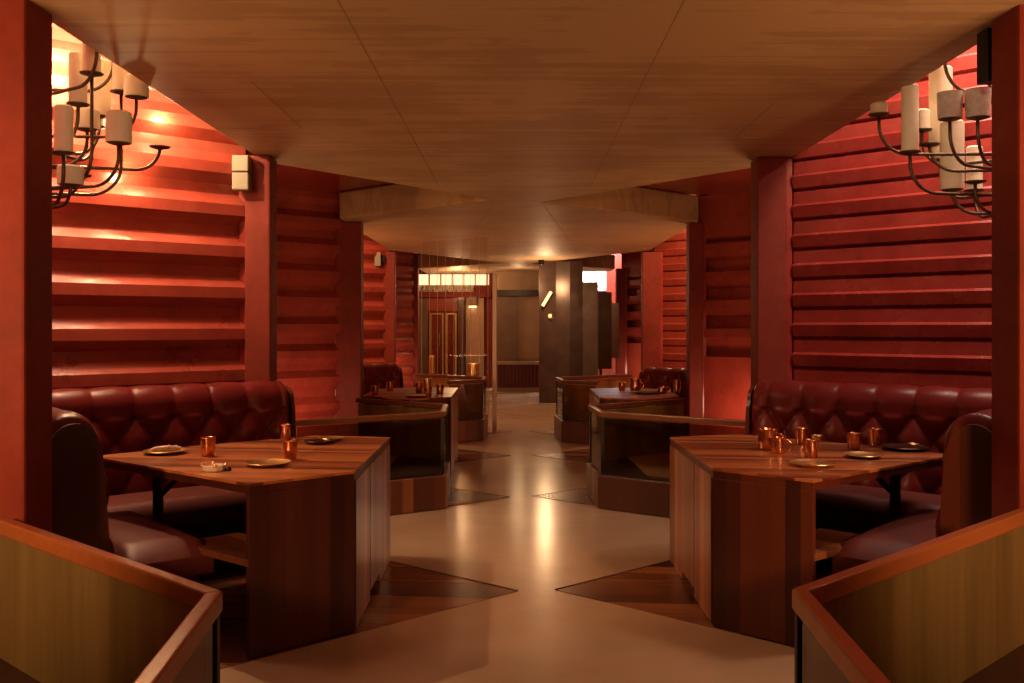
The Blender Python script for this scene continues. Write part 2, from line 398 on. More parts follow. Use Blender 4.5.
# ------------------------------------------------------------------ dividers
def divider(P, Q, R, S, label, s, h=0.755, ph=0.26, tray=None):
    """P near aisle corner, Q far aisle corner, R end of far leg, S end of near leg"""
    P, Q, R, S = map(Vector, (P, Q, R, S)); rm = 'rail' if P.y < 4 else 'rail_shaded'; o = (P.x, (P.y + Q.y) / 2, 0)
    t = thing('booth_divider', label, 'divider', o)
    link_mesh('plinth', prism(B(), [P, Q, R, S], 0.006, ph), 'plinth', t, o, bevel=0.004)
    cen = (P + Q + R + S) / 4
    def inset(v, k=0.045): return v + (cen - v).normalized() * k
    Pi, Qi, Ri, Si = map(inset, (P, Q, R, S))
    link_mesh('platform', prism(B(), [Pi, Qi, Ri, Si], ph, ph + 0.012), 'darkwood', t, o)
    if tray is not None:
        link_mesh('tray', prism(B(), [Vector(v) for v in tray], ph + 0.0125, ph + 0.02), 'tray', t, o)
    zb = ph + 0.0125
    def ins(a, b, e=0.02):
        d = (b - a).normalized(); return a + d * e, b - d * e
    off = 0.012
    far = ins(Qi, Ri); near = ins(Pi, Si); ais = ins(Pi, Qi)
    link_mesh('far_panel', wallbar(B(), *far, 0.014, zb, h - 0.05), 'brass', t, o)
    link_mesh('near_panel', wallbar(B(), *near, 0.010, zb, h - 0.05), 'smoked', t, o)
    link_mesh('aisle_panel', wallbar(B(), *ais, 0.010, zb, h - 0.05), 'smoked', t, o)
    # corner posts
    for c in (Pi, Qi):
        link_mesh('corner_post', box(B(), c.x - 0.012, c.x + 0.012, c.y - 0.012, c.y + 0.012, zb, h - 0.05), 'black', t, o)
    w = 0.042 if P.y < 4 else 0.05
    def mitred(a, b, c, d):
        """continuous rail round S-P-Q-R as three boards with mitred ends"""
        pts = [a, b, c, d]; outer, inner = [], []
        for i, p in enumerate(pts):
            dirs = []
            if i > 0: dirs.append((p - pts[i - 1]).normalized())
            if i < 3: dirs.append((pts[i + 1] - p).normalized())
            ns = [Vector((-v.y, v.x)) for v in dirs]
            n = sum(ns, Vector((0, 0))).normalized(); k = (w / 2) / max(0.4, n.dot(ns[0]))
            outer.append(p + n * k); inner.append(p - n * k)
        return outer, inner
    ou, inn = mitred(Si, Pi, Qi, Ri)
    for i in range(3):
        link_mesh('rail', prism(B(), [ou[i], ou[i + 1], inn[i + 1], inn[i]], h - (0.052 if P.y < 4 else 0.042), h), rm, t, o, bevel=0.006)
    return t
divider((-0.655, 1.66), (-0.725, 2.43), (-1.88, 3.43), (-1.55, 0.85), 'large wood-railed brass divider in the bottom left corner of the photo', -1)
divider((0.640, 1.68), (0.676, 2.45), (1.86, 3.53), (1.55, 0.88), 'large wood-railed brass divider in the bottom right corner of the photo', 1)
divider((-0.55, 7.45), (-0.58, 8.2), (-1.5, 8.9), (-1.60, 6.74), 'dark glass divider with wooden plinth behind the left table', -1,
        tray=[(-1.05, 7.28), (-1.05, 8.42), (-1.5, 8.72), (-1.5, 6.98)])
divider((0.62, 7.45), (0.58, 8.12), (1.55, 8.87), (1.64, 6.70), 'dark glass divider with wooden plinth behind the right table', 1,
        tray=[(0.98, 7.30), (0.96, 8.38), (1.45, 8.72), (1.45, 6.98)])
divider((-0.42, 11.9), (-0.40, 12.65), (-1.45, 13.47), (-0.85, 11.56), 'farthest dark divider on the left, below the tall glass screen', -1)
divider((0.53, 11.75), (0.47, 12.5), (1.6, 13.4), (0.95, 11.42), 'farthest wood-topped divider on the right in front of the bronze screen', 1)

# ------------------------------------------------------------------ tables
def table(V, label, s, off=(0, 0)):
    """V: plan corners L, N, B, C, D, E of the top"""
    V = {k: Vector((v[0] + off[0], v[1] + off[1])) for k, v in V.items()}
    L, Nn, Bc, Cc, D, E = (V[k] for k in 'LNBCDE'); H = 0.75
    o = ((Bc.x + Nn.x) / 2, (Bc.y + Cc.y) / 2, 0)
    t = thing('dining_table', label, 'table', o)
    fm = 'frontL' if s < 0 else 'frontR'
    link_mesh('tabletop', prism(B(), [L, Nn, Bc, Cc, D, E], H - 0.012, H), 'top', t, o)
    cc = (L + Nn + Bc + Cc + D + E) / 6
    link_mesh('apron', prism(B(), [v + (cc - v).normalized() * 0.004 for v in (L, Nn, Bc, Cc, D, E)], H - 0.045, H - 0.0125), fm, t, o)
    zt = H - 0.046
    nb = (Bc - Nn).normalized(); inn = Vector((-nb.y, nb.x)); 
    if inn.dot(D - Nn) < 0: inn = -inn
    # full height front panel and two aisle panels with an open joint between them
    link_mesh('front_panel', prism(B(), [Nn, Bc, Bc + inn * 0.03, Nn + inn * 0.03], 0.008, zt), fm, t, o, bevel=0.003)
    j = Bc.lerp(Cc, 0.38); g = 0.012
    ix = Vector((s * 0.03, 0)); bc = (Cc - Bc).normalized()
    a0 = Bc + inn * 0.034 + Vector((s * 0.001, 0)); a0.y = max(a0.y, Bc.y + 0.03)
    sidepoly = lambda a, b: [a, b, b + ix, a + ix]
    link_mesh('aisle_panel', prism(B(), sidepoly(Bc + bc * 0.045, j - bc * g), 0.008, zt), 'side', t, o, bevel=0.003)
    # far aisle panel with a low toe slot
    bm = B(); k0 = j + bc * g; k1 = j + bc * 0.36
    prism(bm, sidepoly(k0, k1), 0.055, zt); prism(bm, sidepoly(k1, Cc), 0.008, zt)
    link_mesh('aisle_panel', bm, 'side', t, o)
    link_mesh('core', prism(B(), [Nn + inn * 0.035 + nb * 0.03, Bc + inn * 0.035 + Vector((s * 0.032, 0)), j + ix * 1.3, Cc + ix * 1.3 - bc * 0.02, D - bc * 0.05, D.lerp(Nn, 0.5) + Vector((-s * 0.02, 0))], 0.008, zt - 0.002), 'darkwood', t, o)
    # wooden ledge at knee height on the bench side
    ln = (L - Nn).normalized()
    a = Nn + ln * 0.01; b = Nn + ln * 0.55
    q = nb * 0.30
    link_mesh('ledge', prism(B(), [a + nb * 0.0, b, b + q, a + q], 0.395, 0.425), 'plinth', t, o)
    # steel leg with a diagonal strut under the far wing
    c = (L * 0.45 + E * 0.30 + Nn * 0.25); c = Vector((c.x, c.y))
    bm = B(); box(bm, c.x - 0.02, c.x + 0.02, c.y - 0.02, c.y + 0.02, 0.016, zt)
    lg = link_mesh('leg', bm, 'black', t, o)
    bm = B(); tube(bm, [(c.x, c.y, 0.55), (c.x - s * 0.14, c.y + 0.02, zt - 0.005)], 0.014, 6)
    link_mesh('strut', bm, 'black', lg, o)
    link_mesh('foot_plate', box(B(), c.x - 0.10, c.x + 0.10, c.y - 0.10, c.y + 0.10, 0.006, 0.016), 'black', lg, o)
    return t
TL = dict(L=(-2.20, 4.94), N=(-1.14, 4.075), B=(-0.755, 4.44), C=(-0.77, 5.78), D=(-1.23, 5.88), E=(-1.81, 5.36))
TR = dict(L=(2.28, 4.99), N=(1.28, 4.17), B=(0.917, 4.52), C=(0.915, 5.79), D=(1.36, 5.95), E=(1.95, 5.42))
table(TL, 'near wooden table on the left of the aisle', -1)
table(TR, 'near wooden table on the right of the aisle', 1)
TL2 = dict(L=(-1.50, 9.25), N=(-1.02, 8.725), B=(-0.635, 9.09), C=(-0.65, 10.43), D=(-1.11, 10.53), E=(-1.50, 10.2))
TR2 = dict(L=(1.55, 9.15), N=(1.13, 8.67), B=(0.767, 9.02), C=(0.765, 10.29), D=(1.20, 10.4), E=(1.56, 10.15))
table(TL2, 'second wooden table down the left side, beyond the dark divider', -1)
table(TR2, 'second wooden table down the right side, beyond the dark divider', 1)

# ------------------------------------------------------------------ tufted booths
def booth(Cn, s, L1, L2, label, H=1.03, off=(0, 0), straight=False):
    """Cn inner corner; long back runs along u, short back along the room direction w"""
    a = math.radians(41); ux, uy = (-s * math.cos(a), math.sin(a))
    u = Vector((ux, uy)); w = Vector((-s * math.sin(a), -math.cos(a)))
    Cn = Vector((Cn[0] + off[0], Cn[1] + off[1])); o = (Cn.x, Cn.y, 0)
    t = thing('corner_booth', label, 'booth bench', o)
    def W(x, y, z): p = Cn + u * x + w * y; return Vector((p.x, p.y, z))
    TH = 0.17; R = TH / 2 + 0.01; zt = H - R
    def back(ax, length, name_btn, start=0.0):
        # path across the section: front face up, over the roll, down the back
        path = []; zz = 0.40
        n1 = 46
        for i in range(n1 + 1):
            z = zz + (zt - zz) * i / n1
            path.append((0.05 * (1 - (z - zz) / (zt - zz)) , z, 1.0, 0.0, z - zz))
        arc = 22; y_c = -R; acc = zt - zz
        for i in range(1, arc + 1):
            th = PI * i / arc
            path.append((y_c + R * math.cos(th), zt + R * math.sin(th), math.cos(th), math.sin(th), acc + R * th))
        path.append((-2 * R, 0.02, -1, 0, 9))
        W1, HH = 0.235, 0.30; ns = int(length / 0.0115)
        b1 = 0.885 * H / 1.03 - zz   # height of the upper button row along the front
        bm = B(); grid = []
        for i in range(ns + 1):
            sx = length * i / ns; row = []
            for (y, z, ny, nz, tt) in path:
                ph = (tt - b1)
                p = sx / W1 + ph / HH; q = sx / W1 - ph / HH
                if tt <= b1:
                    pil = (abs(math.sin(PI * p)) * abs(math.sin(PI * q))) ** 0.5
                    ds = math.sin(PI * p) ** 2 + math.sin(PI * q) ** 2
                    dd = 0.044 * pil - 0.016 * math.exp(-ds / 0.10)
                elif tt < 8:
                    k = min(1, (tt - b1) / 0.30)
                    pl = abs(math.sin(PI * sx / W1)) ** 0.5
                    fine = 0.0025 * math.sin(2 * PI * sx / 0.021) * (1 - abs(((sx / W1) % 1) - 0.0)) * (1 - k)
                    dd = 0.036 * (pl * (1 - k) + 0.85 * k) + fine * (1 if tt > b1 + 0.03 else 0)
                    if tt > zt - zz + R * PI * 0.7: dd *= 0.6
                else: dd = 0
                ef = min(1, min(sx, length - sx) / 0.05); rr = 1 - (1 - ef) ** 2
                yy = y + ny * dd * rr - (1 - rr) * 0.03 * ny; z2 = z + nz * dd * rr - (1 - rr) * 0.03 * max(0, nz)
                row.append(bm.verts.new(W(sx + start, yy, z2) if ax == 0 else W(yy, sx + start, z2)))
            row.append(bm.verts.new(W(sx + start, 0.05, 0.02) if ax == 0 else W(0.05, sx + start, 0.02)))
            grid.append(row)
        m = len(grid[0])
        for r0, r1 in zip(grid, grid[1:]):
            for j in range(m): bm.faces.new((r0[j], r0[(j + 1) % m], r1[(j + 1) % m], r1[j]))
        bm.faces.new(grid[0]); bm.faces.new(grid[-1])
        bk = link_mesh('backrest', bm, 'leather', t, o, smooth=60)
        # buttons
        first = None; nb = int(length / W1)
        for r in range(3):
            for k in range(nb + 1):
                sx = k * W1 + (0.5 * W1 if r % 2 else 0)
                if sx < 0.08 or sx > length - 0.08: continue
                z = zz + b1 - r * HH / 2
                if z < 0.5: continue
                yb = 0.05 * (1 - (z - zz) / (zt - zz)) + 0.008
                pos = W(sx + start, yb, z) if ax == 0 else W(yb, sx + start, z)
                if first is None:
                    q = B(); bmesh.ops.create_uvsphere(q, u_segments=10, v_segments=6, radius=0.013)
                    first = link_mesh('button', q, 'leather', bk, o, smooth=True); c = first
                else:
                    c = first.copy(); C.objects.link(c); c.parent = bk
                c.location = pos - Vector(o)
        return bk
    back(0, L1, 'button')
    if not straight: back(1, L2 - 0.14, 'button', 0.13)
    # seats: rounded cushions
    def cushion(x0, x1, y0, y1):
        bm = B(); nx, ny = 22, 12; top, low = [], []
        def pt(i, j):
            x = x0 + (x1 - x0) * i / nx; y = y0 + (y1 - y0) * j / ny
            e = min(x - x0, x1 - x, y - y0, y1 - y); k = min(1, e / 0.07); rr = math.sqrt(max(0, 1 - (1 - k) ** 2))
            return x, y, 0.395 + 0.065 * rr + 0.012 * math.sin(PI * i / nx) * math.sin(PI * j / ny)
        g = [[bm.verts.new(W(*pt(i, j))) for j in range(ny + 1)] for i in range(nx + 1)]
        for i in range(nx):
            for j in range(ny): bm.faces.new((g[i][j], g[i + 1][j], g[i + 1][j + 1], g[i][j + 1]))
        rim = [g[i][0] for i in range(nx + 1)] + [g[nx][j] for j in range(1, ny + 1)] + [g[i][ny] for i in range(nx - 1, -1, -1)] + [g[0][j] for j in range(ny - 1, 0, -1)]
        lo = [bm.verts.new((v.co.x, v.co.y, 0.31)) for v in rim]
        for i in range(len(rim)): bm.faces.new((rim[i], rim[(i + 1) % len(rim)], lo[(i + 1) % len(rim)], lo[i]))
        bm.faces.new(lo)
        return link_mesh('seat', bm, 'seat', t, o, smooth=50)
    cushion(0.0 if straight else 0.11, L1, 0.105, 0.56)
    if not straight: cushion(0.11, 0.50, 0.565, L2)
    bm = B()
    if straight: prism(bm, [W(0.02, 0.105, 0), W(L1 - 0.02, 0.105, 0), W(L1 - 0.02, 0.50, 0), W(0.02, 0.50, 0)], 0.006, 0.308)
    else: prism(bm, [W(0.105, 0.105, 0), W(L1 - 0.02, 0.105, 0), W(L1 - 0.02, 0.50, 0), W(0.44, 0.50, 0), W(0.44, L2 - 0.02, 0), W(0.105, L2 - 0.02, 0)], 0.006, 0.308)
    link_mesh('base', bm, 'darkwood', t, o)
    # wooden end panels, rounded at the top like the back they close
    def endpanel(ax, where, th=0.025):
        bm = B(); prof = [(0.05, 0.01), (0.05, 0.42), (0.015, zt - 0.05)]
        for i in range(0, 13):
            thh = PI * i / 12; prof.append((-R + (R + 0.002) * math.cos(thh), zt - 0.012 + (R + 0.002) * math.sin(thh)))
        prof.append((-2 * R, 0.01))
        lo = [bm.verts.new(W(where, y, z) if ax == 0 else W(y, where, z)) for y, z in prof]
        hi = [bm.verts.new(W(where + th, y, z) if ax == 0 else W(y, where + th, z)) for y, z in prof]
        bm.faces.new(lo); bm.faces.new(hi)
        for i in range(len(lo)): bm.faces.new((lo[i], lo[(i + 1) % len(lo)], hi[(i + 1) % len(lo)], hi[i]))
        link_mesh('end_panel', bm, 'frontR', t, o)
    endpanel(0, L1 + 0.001)
    if straight: endpanel(0, -0.026)
    else: endpanel(1, L2 - 0.009)
    return t
booth((-2.796, 5.204), -1, 1.717, 1.595, 'oxblood tufted leather corner booth around the near left table')
booth((2.887, 5.24), 1, 1.77, 1.68, 'oxblood tufted leather corner booth around the near right table')
booth((-1.92, 11.61), -1, 0.60, 0.6, 'short straight tufted bench behind the second left table', 0.93, straight=True)
booth((2.0, 11.6), 1, 0.62, 0.6, 'short straight tufted bench behind the second right table', 0.88, straight=True)

# ------------------------------------------------------------------ tableware
TZ = 0.7505
def tumbler(p, label, r=0.038, h=0.095, grp='copper tumblers on the near tables', mat='copper', name='tumbler'):
    t = thing(name, label, 'cup', p, grp)
    bm = B(); lathe(bm, p, [(0, 0), (r * 0.80, 0), (r * 0.86, 0.004), (r * 0.97, h * 0.6), (r, h), (r * 0.94, h), (r * 0.90, h * 0.6), (r * 0.78, 0.008), (0, 0.007)])
    link_mesh('cup_body', bm, mat, t, p, smooth=40)
    bm = B(); pts = [Vector(p) + Vector((r * math.cos(k * PI / 12), r * math.sin(k * PI / 12), h)) for k in range(25)]
    tube(bm, pts, 0.0022, 6, cap=False)
    link_mesh('rim', bm, mat, t, p, smooth=True)
    return t
def plate(p, label, r=0.11, mat='gold', name='side_plate', grp=None, cat='plate'):
    o = link_mesh(name, lathe(B(), p, [(0, 0), (r * 0.62, 0), (r * 0.72, 0.004), (r * 0.97, 0.014), (r, 0.017), (r * 0.98, 0.019), (r * 0.70, 0.008), (0, 0.0065)], 40), mat, None, p, smooth=40)
    return tag(o, label, cat, grp)
def mug(p, label, r=0.052, h=0.10, ang=0.2, grp=None):
    t = thing('copper_mug', label, 'mug', p, grp)
    bm = B(); lathe(bm, p, [(0, 0), (r * 0.84, 0), (r * 0.98, 0.012), (r * 1.02, h * 0.45), (r * 0.92, h * 0.82), (r * 0.98, h), (r * 0.92, h), (r * 0.86, h * 0.82), (r * 0.95, h * 0.45), (r * 0.8, 0.012), (0, 0.01)])
    link_mesh('mug_body', bm, 'copper', t, p, smooth=40)
    bm = B(); d = Vector((math.cos(ang), math.sin(ang), 0)); pts = []
    for k in range(11):
        th = -PI / 2 + PI * k / 10
        pts.append(Vector(p) + d * (r * 0.96 + 0.032 * math.cos(th)) + Vector((0, 0, h * 0.5 + 0.032 * math.sin(th))))
    tube(bm, pts, 0.0055, 8)
    link_mesh('handle', bm, 'copper', t, p, smooth=True)
    return t
G1 = 'copper tumblers on the near left table'; G2 = 'copper tumblers on the near right table'
tumbler(at(208, 456, TZ), 'copper tumbler alone between two plates on the left table', grp=G1)
tumbler(at(285.5, 440, TZ), 'copper tumbler standing farther back of the pair on the left table', 0.034, 0.09, grp=G1)
tumbler(at(290, 459, TZ), 'copper tumbler beside the nearest plate, front one of the pair on the left table', 0.037, 0.09, grp=G1)
plate(at(268, 465.5, TZ), 'brass plate near the front edge of the left table', 0.108, grp='brass plates on the left table')
plate(at(165, 453.5, TZ), 'brass plate under a folded napkin on the left table', 0.112, grp='brass plates on the left table')
def napkin(p, label, ang):
    t = thing('napkin_roll', label, 'napkin', p)
    d = Vector((math.cos(ang), math.sin(ang), 0)); P = Vector(p)
    link_mesh('cloth', tube(B(), [P - d * 0.075 + Vector((0, 0, 0.012)), P - d * 0.05 + Vector((0, 0, 0.016)), P + Vector((0, 0, 0.018)), P + d * 0.055 + Vector((0, 0, 0.016)), P + d * 0.08 + Vector((0, 0, 0.013))], [0.006, 0.013, 0.016, 0.015, 0.010], 10), 'napkin', t, p, smooth=50)
    r = B(); pts = []
    s = d.cross(Vector((0, 0, 1)))
    for k in range(17): th = 2 * PI * k / 16; pts.append(P + d * 0.02 + Vector((0, 0, 0.018)) + (s * math.cos(th) + Vector((0, 0, 1)) * math.sin(th)) * 0.0185)
    tube(r, pts, 0.003, 6, cap=False); link_mesh('napkin_ring', r, 'gold', t, p, smooth=True)
q = at(165, 453.5, TZ); q.z += 0.0085
napkin(q, 'rolled pale napkin lying on the leftmost brass plate', 0.5)
plate(at(319, 443.5, TZ), 'dark bronze plate at the back edge of the left table', 0.085, 'darkplate', 'dark_plate')
q = at(331, 440.5, TZ)
plate(q, 'small brass dish beside the dark plate on the left table', 0.075, 'gold', 'brass_dish', cat='dish')
def ashtray(p, label):
    t = thing('glass_ashtray', label, 'ashtray', p)
    bm = B(); lathe(bm, p, [(0, 0), (0.05, 0), (0.055, 0.006), (0.055, 0.026), (0.047, 0.028), (0.038, 0.012), (0, 0.010)], 12)
    link_mesh('dish', bm, 'pale', t, p, smooth=20)
    for k in range(4):
        d = Vector((math.cos(k * PI / 2 + 0.4), math.sin(k * PI / 2 + 0.4), 0)) * 0.052 + Vector(p)
        bm = B(); bmesh.ops.create_uvsphere(bm, u_segments=10, v_segments=6, radius=0.009)
        for v in bm.verts: v.co += d + Vector((0, 0, 0.027))
        link_mesh('knob', bm, 'gold', t, p, smooth=True)
ashtray(at(214, 470.5, TZ), 'small glinting cut ashtray near the front of the left table')
bm = B(); pp = at(228, 470.5, TZ); lathe(bm, pp, [(0, 0), (0.014, 0), (0.016, 0.008), (0.012, 0.016), (0, 0.018)], 14)
tag(link_mesh('pebble_weight', bm, 'black', None, pp, smooth=True), 'tiny dark knob beside the glinting ashtray', 'knob')

mug(at(768, 449.5, TZ), 'stout copper mug at the left end of the right table', 0.055, 0.112, -0.4)
mug(at(778.5, 453.5, TZ), 'smaller copper mug tucked in front of the stout mug', 0.036, 0.085, -0.2)
tumbler(at(801, 444, TZ), 'copper tumbler at the back of the right table behind a brass plate', 0.036, 0.09, grp=G2)
tumbler(at(811, 457.5, TZ), 'copper tumbler standing just behind the nearest brass plate on the right', 0.036, 0.088, grp=G2)
plate(at(810.5, 465, TZ) + Vector((0, -0.03, 0)), 'brass plate nearest the front edge of the right table', 0.108, grp='brass plates on the right table')
tumbler(at(854, 449.5, TZ), 'copper tumbler behind the middle brass plate on the right table', 0.038, 0.088, grp=G2)
plate(at(859, 456.5, TZ) + Vector((0.005, -0.04, 0)), 'brass plate in the middle of the right table', 0.095, grp='brass plates on the right table')
tumbler(at(875.5, 446.5, TZ), 'taller copper tumbler beside the dark tray on the right table', 0.036, 0.098, grp=G2)
plate(at(905, 449.5, TZ), 'dark round tray with a gold rim at the far right of the table', 0.125, 'darkplate', 'round_tray', cat='tray')
q = at(913, 449.5, TZ); q.z += 0.0085
tumbler(q, 'tiny brass dish standing on the dark round tray', 0.03, 0.022, None, 'gold', 'dip_dish')
bm = B(); q = at(817, 440.5, TZ)
tumbler(q, 'small low brass dish behind the copper tumblers on the right table', 0.032, 0.03, None, 'gold', 'dip_dish')
# second tables
for px, py, hh, lab in ((375, 395, 0.09, 'copper tumbler, leftmost on the far left table'), (390, 391, 0.09, 'copper tumbler near the back of the far left table'),
                        (419, 393, 0.10, 'copper tumbler left of the brass jug on the far left table'), (428, 396, 0.085, 'copper tumbler in front of the brass jug on the far left table'),
                        (440, 394, 0.09, 'copper tumbler nearest the aisle on the far left table')):
    tumbler(at(px, py, TZ), lab, 0.038, hh, 'copper tumblers on the far left table')
q = at(427, 391.5, TZ); tumbler(q, 'brass jug among the tumblers of the far left table', 0.045, 0.13, None, 'gold', 'brass_jug')
plate(at(417, 397, TZ), 'brass plate on the far left table', 0.11)
for px, py, hh, lab in ((622, 391, 0.09, 'copper tumbler at the left of the far right table'), (677, 393, 0.13, 'tall thin copper cup at the right of the far right table')):
    tumbler(at(px, py, TZ), lab, 0.036, hh, 'copper cups on the far right table')
mug(at(635.5, 391.5, TZ), 'large copper mug on the far right table', 0.055, 0.13, 0)
mug(at(662, 393, TZ), 'low copper mug on the far right table', 0.05, 0.06, 0)
plate(at(646, 393.5, TZ), 'dark plate on the far right table', 0.15, 'darkplate', 'dark_plate')

# ------------------------------------------------------------------ chandeliers
def chandelier(cx, cy, arms, label, mirror=1):
    o = (cx, cy, 1.98); O = Vector((cx, cy, 0))
    t = thing('iron_chandelier', label, 'chandelier', o)
    link_mesh('stem', tube(B(), [O + Vector((0, 0, 1.97)), O + Vector((0, 0, 3.95))], 0.012, 10), 'iron', t, o, smooth=True)
    link_mesh('hub', lathe(B(), O + Vector((0, 0, 1.96)), [(0, 0), (0.03, 0.005), (0.045, 0.03), (0.03, 0.06), (0, 0.07)], 16), 'iron', t, o, smooth=True)
    link_mesh('ceiling_rose', lathe(B(), O + Vector((0, 0, 3.93)), [(0, 0), (0.05, 0.01), (0.07, 0.065), (0, 0.068)], 20), 'iron', t, o, smooth=True)
    for ang, r, z0, zc, kind, ch in arms:
        if kind != 'none': z0 = max(2.0, min(z0, zc - 0.2))
        th = math.radians(ang); d = Vector((math.cos(th) * mirror, math.sin(th), 0))
        rc = min(0.15, r * 0.7, max(0.04, zc - z0)); pts = [O + Vector((0, 0, z0))]
        pts.append(O + d * (r - rc) * 0.5 + Vector((0, 0, z0)))
        for k in range(9):
            a = PI / 2 * k / 8
            pts.append(O + d * (r - rc + rc * math.sin(a)) + Vector((0, 0, z0 + rc * (1 - math.cos(a)))))
        pts.append(O + d * r + Vector((0, 0, zc)))
        ao = link_mesh('arm', tube(B(), pts, 0.0085, 8), 'iron', t, o, smooth=True)
        e = O + d * r + Vector((0, 0, zc))
        link_mesh('drip_pan', lathe(B(), e, [(0, -0.012), (0.02, -0.008), (0.05, 0.0), (0.055, 0.006), (0, 0.003)], 20), 'iron', ao, o, smooth=True)
        if kind == 'candle' or kind == 'fat':
            rr = 0.042 if kind == 'candle' else 0.060
            cn = link_mesh('candle', lathe(B(), e + Vector((0, 0, 0.004)), [(0, 0), (rr, 0), (rr, ch - 0.008), (rr - 0.008, ch), (rr * 0.5, ch - 0.006), (0, ch - 0.008)], 24), 'wax', ao, o, smooth=40)
        elif kind == 'cup':
            link_mesh('plaster_cup', lathe(B(), e + Vector((0, 0, 0.004)), [(0, 0), (0.056, 0), (0.060, ch), (0.052, ch), (0.049, 0.01), (0, 0.009)], 24), 'shade', ao, o, smooth=40)
            ch *= 0.3
        if kind != 'none' and zc + ch > 2.76:
            link_mesh('bulb', lathe(B(), e + Vector((0, 0, ch)), [(0, 0), (0.010, 0.008), (0.013, 0.02), (0.006, 0.042), (0, 0.052)], 12), 'flame', ao, o, smooth=True)
    return t
ARMS = [(180, 0.62, 2.40, 2.50, 'candle', 0.06), (191, 0.51, 2.16, 2.29, 'candle', 0.336), (153, 0.224, 2.02, 2.13, 'fat', 0.356),
        (210, 0.40, 2.22, 2.435, 'cup', 0.128), (227, 0.342, 2.26, 2.43, 'cup', 0.135), (120, 0.345, 2.10, 2.32, 'fat', 0.50),
        (140, 0.386, 2.30, 2.47, 'candle', 0.11), (168, 0.34, 2.22, 2.36, 'none', 0), (195, 0.15, 2.0, 2.15, 'none', 0), (290, 0.48, 2.12, 2.26, 'candle', 0.26), (300, 0.22, 2.02, 2.14, 'candle', 0.20),
        (330, 0.55, 2.28, 2.40, 'fat', 0.26), (10, 0.62, 2.32, 2.45, 'candle', 0.30), (45, 0.45, 2.18, 2.30, 'candle', 0.34), (85, 0.34, 2.05, 2.16, 'candle', 0.24),
        (60, 0.62, 2.40, 2.52, 'cup', 0.13), (235, 0.42, 2.60, 2.78, 'candle', 0.24), (200, 0.36, 2.66, 2.80, 'candle', 0.26)]
ARMS_L = [(6, 0.463, 2.42, 2.567, 'fat', 0.105), (-18, 0.477, 2.16, 2.30, 'fat', 0.15), (-23, 0.255, 2.32, 2.497, 'candle', 0.25), (53, 0.31, 2.30, 2.515, 'fat', 0.29),
          (28, 0.215, 2.26, 2.416, 'fat', 0.10), (-39, 0.315, 2.0, 2.09, 'fat', 0.09), (-10, 0.22, 2.06, 2.16, 'none', 0), (-50, 0.42, 1.99, 2.22, 'candle', 0.22), (-30, 0.40, 2.10, 2.62, 'candle', 0.2), (12, 0.38, 2.08, 2.60, 'candle', 0.2), (18, 0.56, 2.22, 2.34, 'none', 0),
          (280, 0.26, 2.02, 2.16, 'fat', 0.12), (260, 0.34, 2.38, 2.56, 'candle', 0.25), (80, 0.45, 2.36, 2.5, 'candle', 0.3), (120, 0.55, 2.2, 2.34, 'fat', 0.2),
          (160, 0.62, 2.4, 2.52, 'candle', 0.24), (200, 0.5, 2.15, 2.28, 'candle', 0.3), (230, 0.6, 2.45, 2.58, 'cup', 0.13), (325, 0.50, 2.60, 2.76, 'candle', 0.2), (15, 0.34, 2.64, 2.8, 'candle', 0.2)]
chandelier(2.47, 4.92, ARMS, 'wrought iron chandelier of ivory candles hanging at the right edge')
chandelier(-2.38, 4.78, ARMS_L, 'wrought iron chandelier of glowing candles hanging at the left edge')

# ------------------------------------------------------------------ far end
# tall glass screen on the far left divider with thin vertical joints
t = thing('glass_screen', 'tall clear glass screen with thin upright joints beside the pale post', 'glass screen', (-0.88, 13.17, 0))
o = (-0.88, 13.17, 0)
link_mesh('pane', wallbar(B(), (-0.39, 12.79), (-1.36, 13.56), 0.01, 0.008, 2.60), 'clear', t, o)
for k in range(9):
    f = k / 8; x = -0.40 - 0.96 * f; y = 12.785 + 0.77 * f
    link_mesh('upright_joint', tube(B(), [(x, y, 0.01), (x, y, 2.60)], 0.003, 6), 'pale', t, o)
t = thing('steel_post', 'slim pale upright post at the aisle end of the glass screen', 'post', (-0.315, 12.9, 0))
link_mesh('shaft', box(B(), -0.345, -0.285, 12.87, 12.93, 0.01, 2.12), 'pale', t, (-0.315, 12.9, 0), bevel=0.008)
link_mesh('foot', box(B(), -0.365, -0.265, 12.85, 12.95, 0, 0.01), 'pale', t, (-0.315, 12.9, 0))
def lantern(p, label, r=0.06, h=0.15):
    t = thing('brass_lantern', label, 'lantern', p)
    link_mesh('lamp_body', lathe(B(), p, [(0, 0), (r, 0), (r * 1.04, 0.02), (r, h), (r * 0.9, h), (r * 0.85, 0.02), (0, 0.018)], 24), 'gold', t, p, smooth=40)
    link_mesh('glow', lathe(B(), Vector(p) + Vector((0, 0, 0.02)), [(0, 0), (r * 0.6, 0.003), (r * 0.5, h * 0.8), (0, h * 0.85)], 16), 'lampglass', t, p, smooth=True)
lantern(Vector((-0.60, 12.83, 0.757)), 'round brass lantern standing on the far left divider rail', 0.075, 0.16)
lantern(Vector((-1.19, 13.27, 0.757)), 'tall slim brass cylinder on the far left divider rail', 0.04, 0.26)

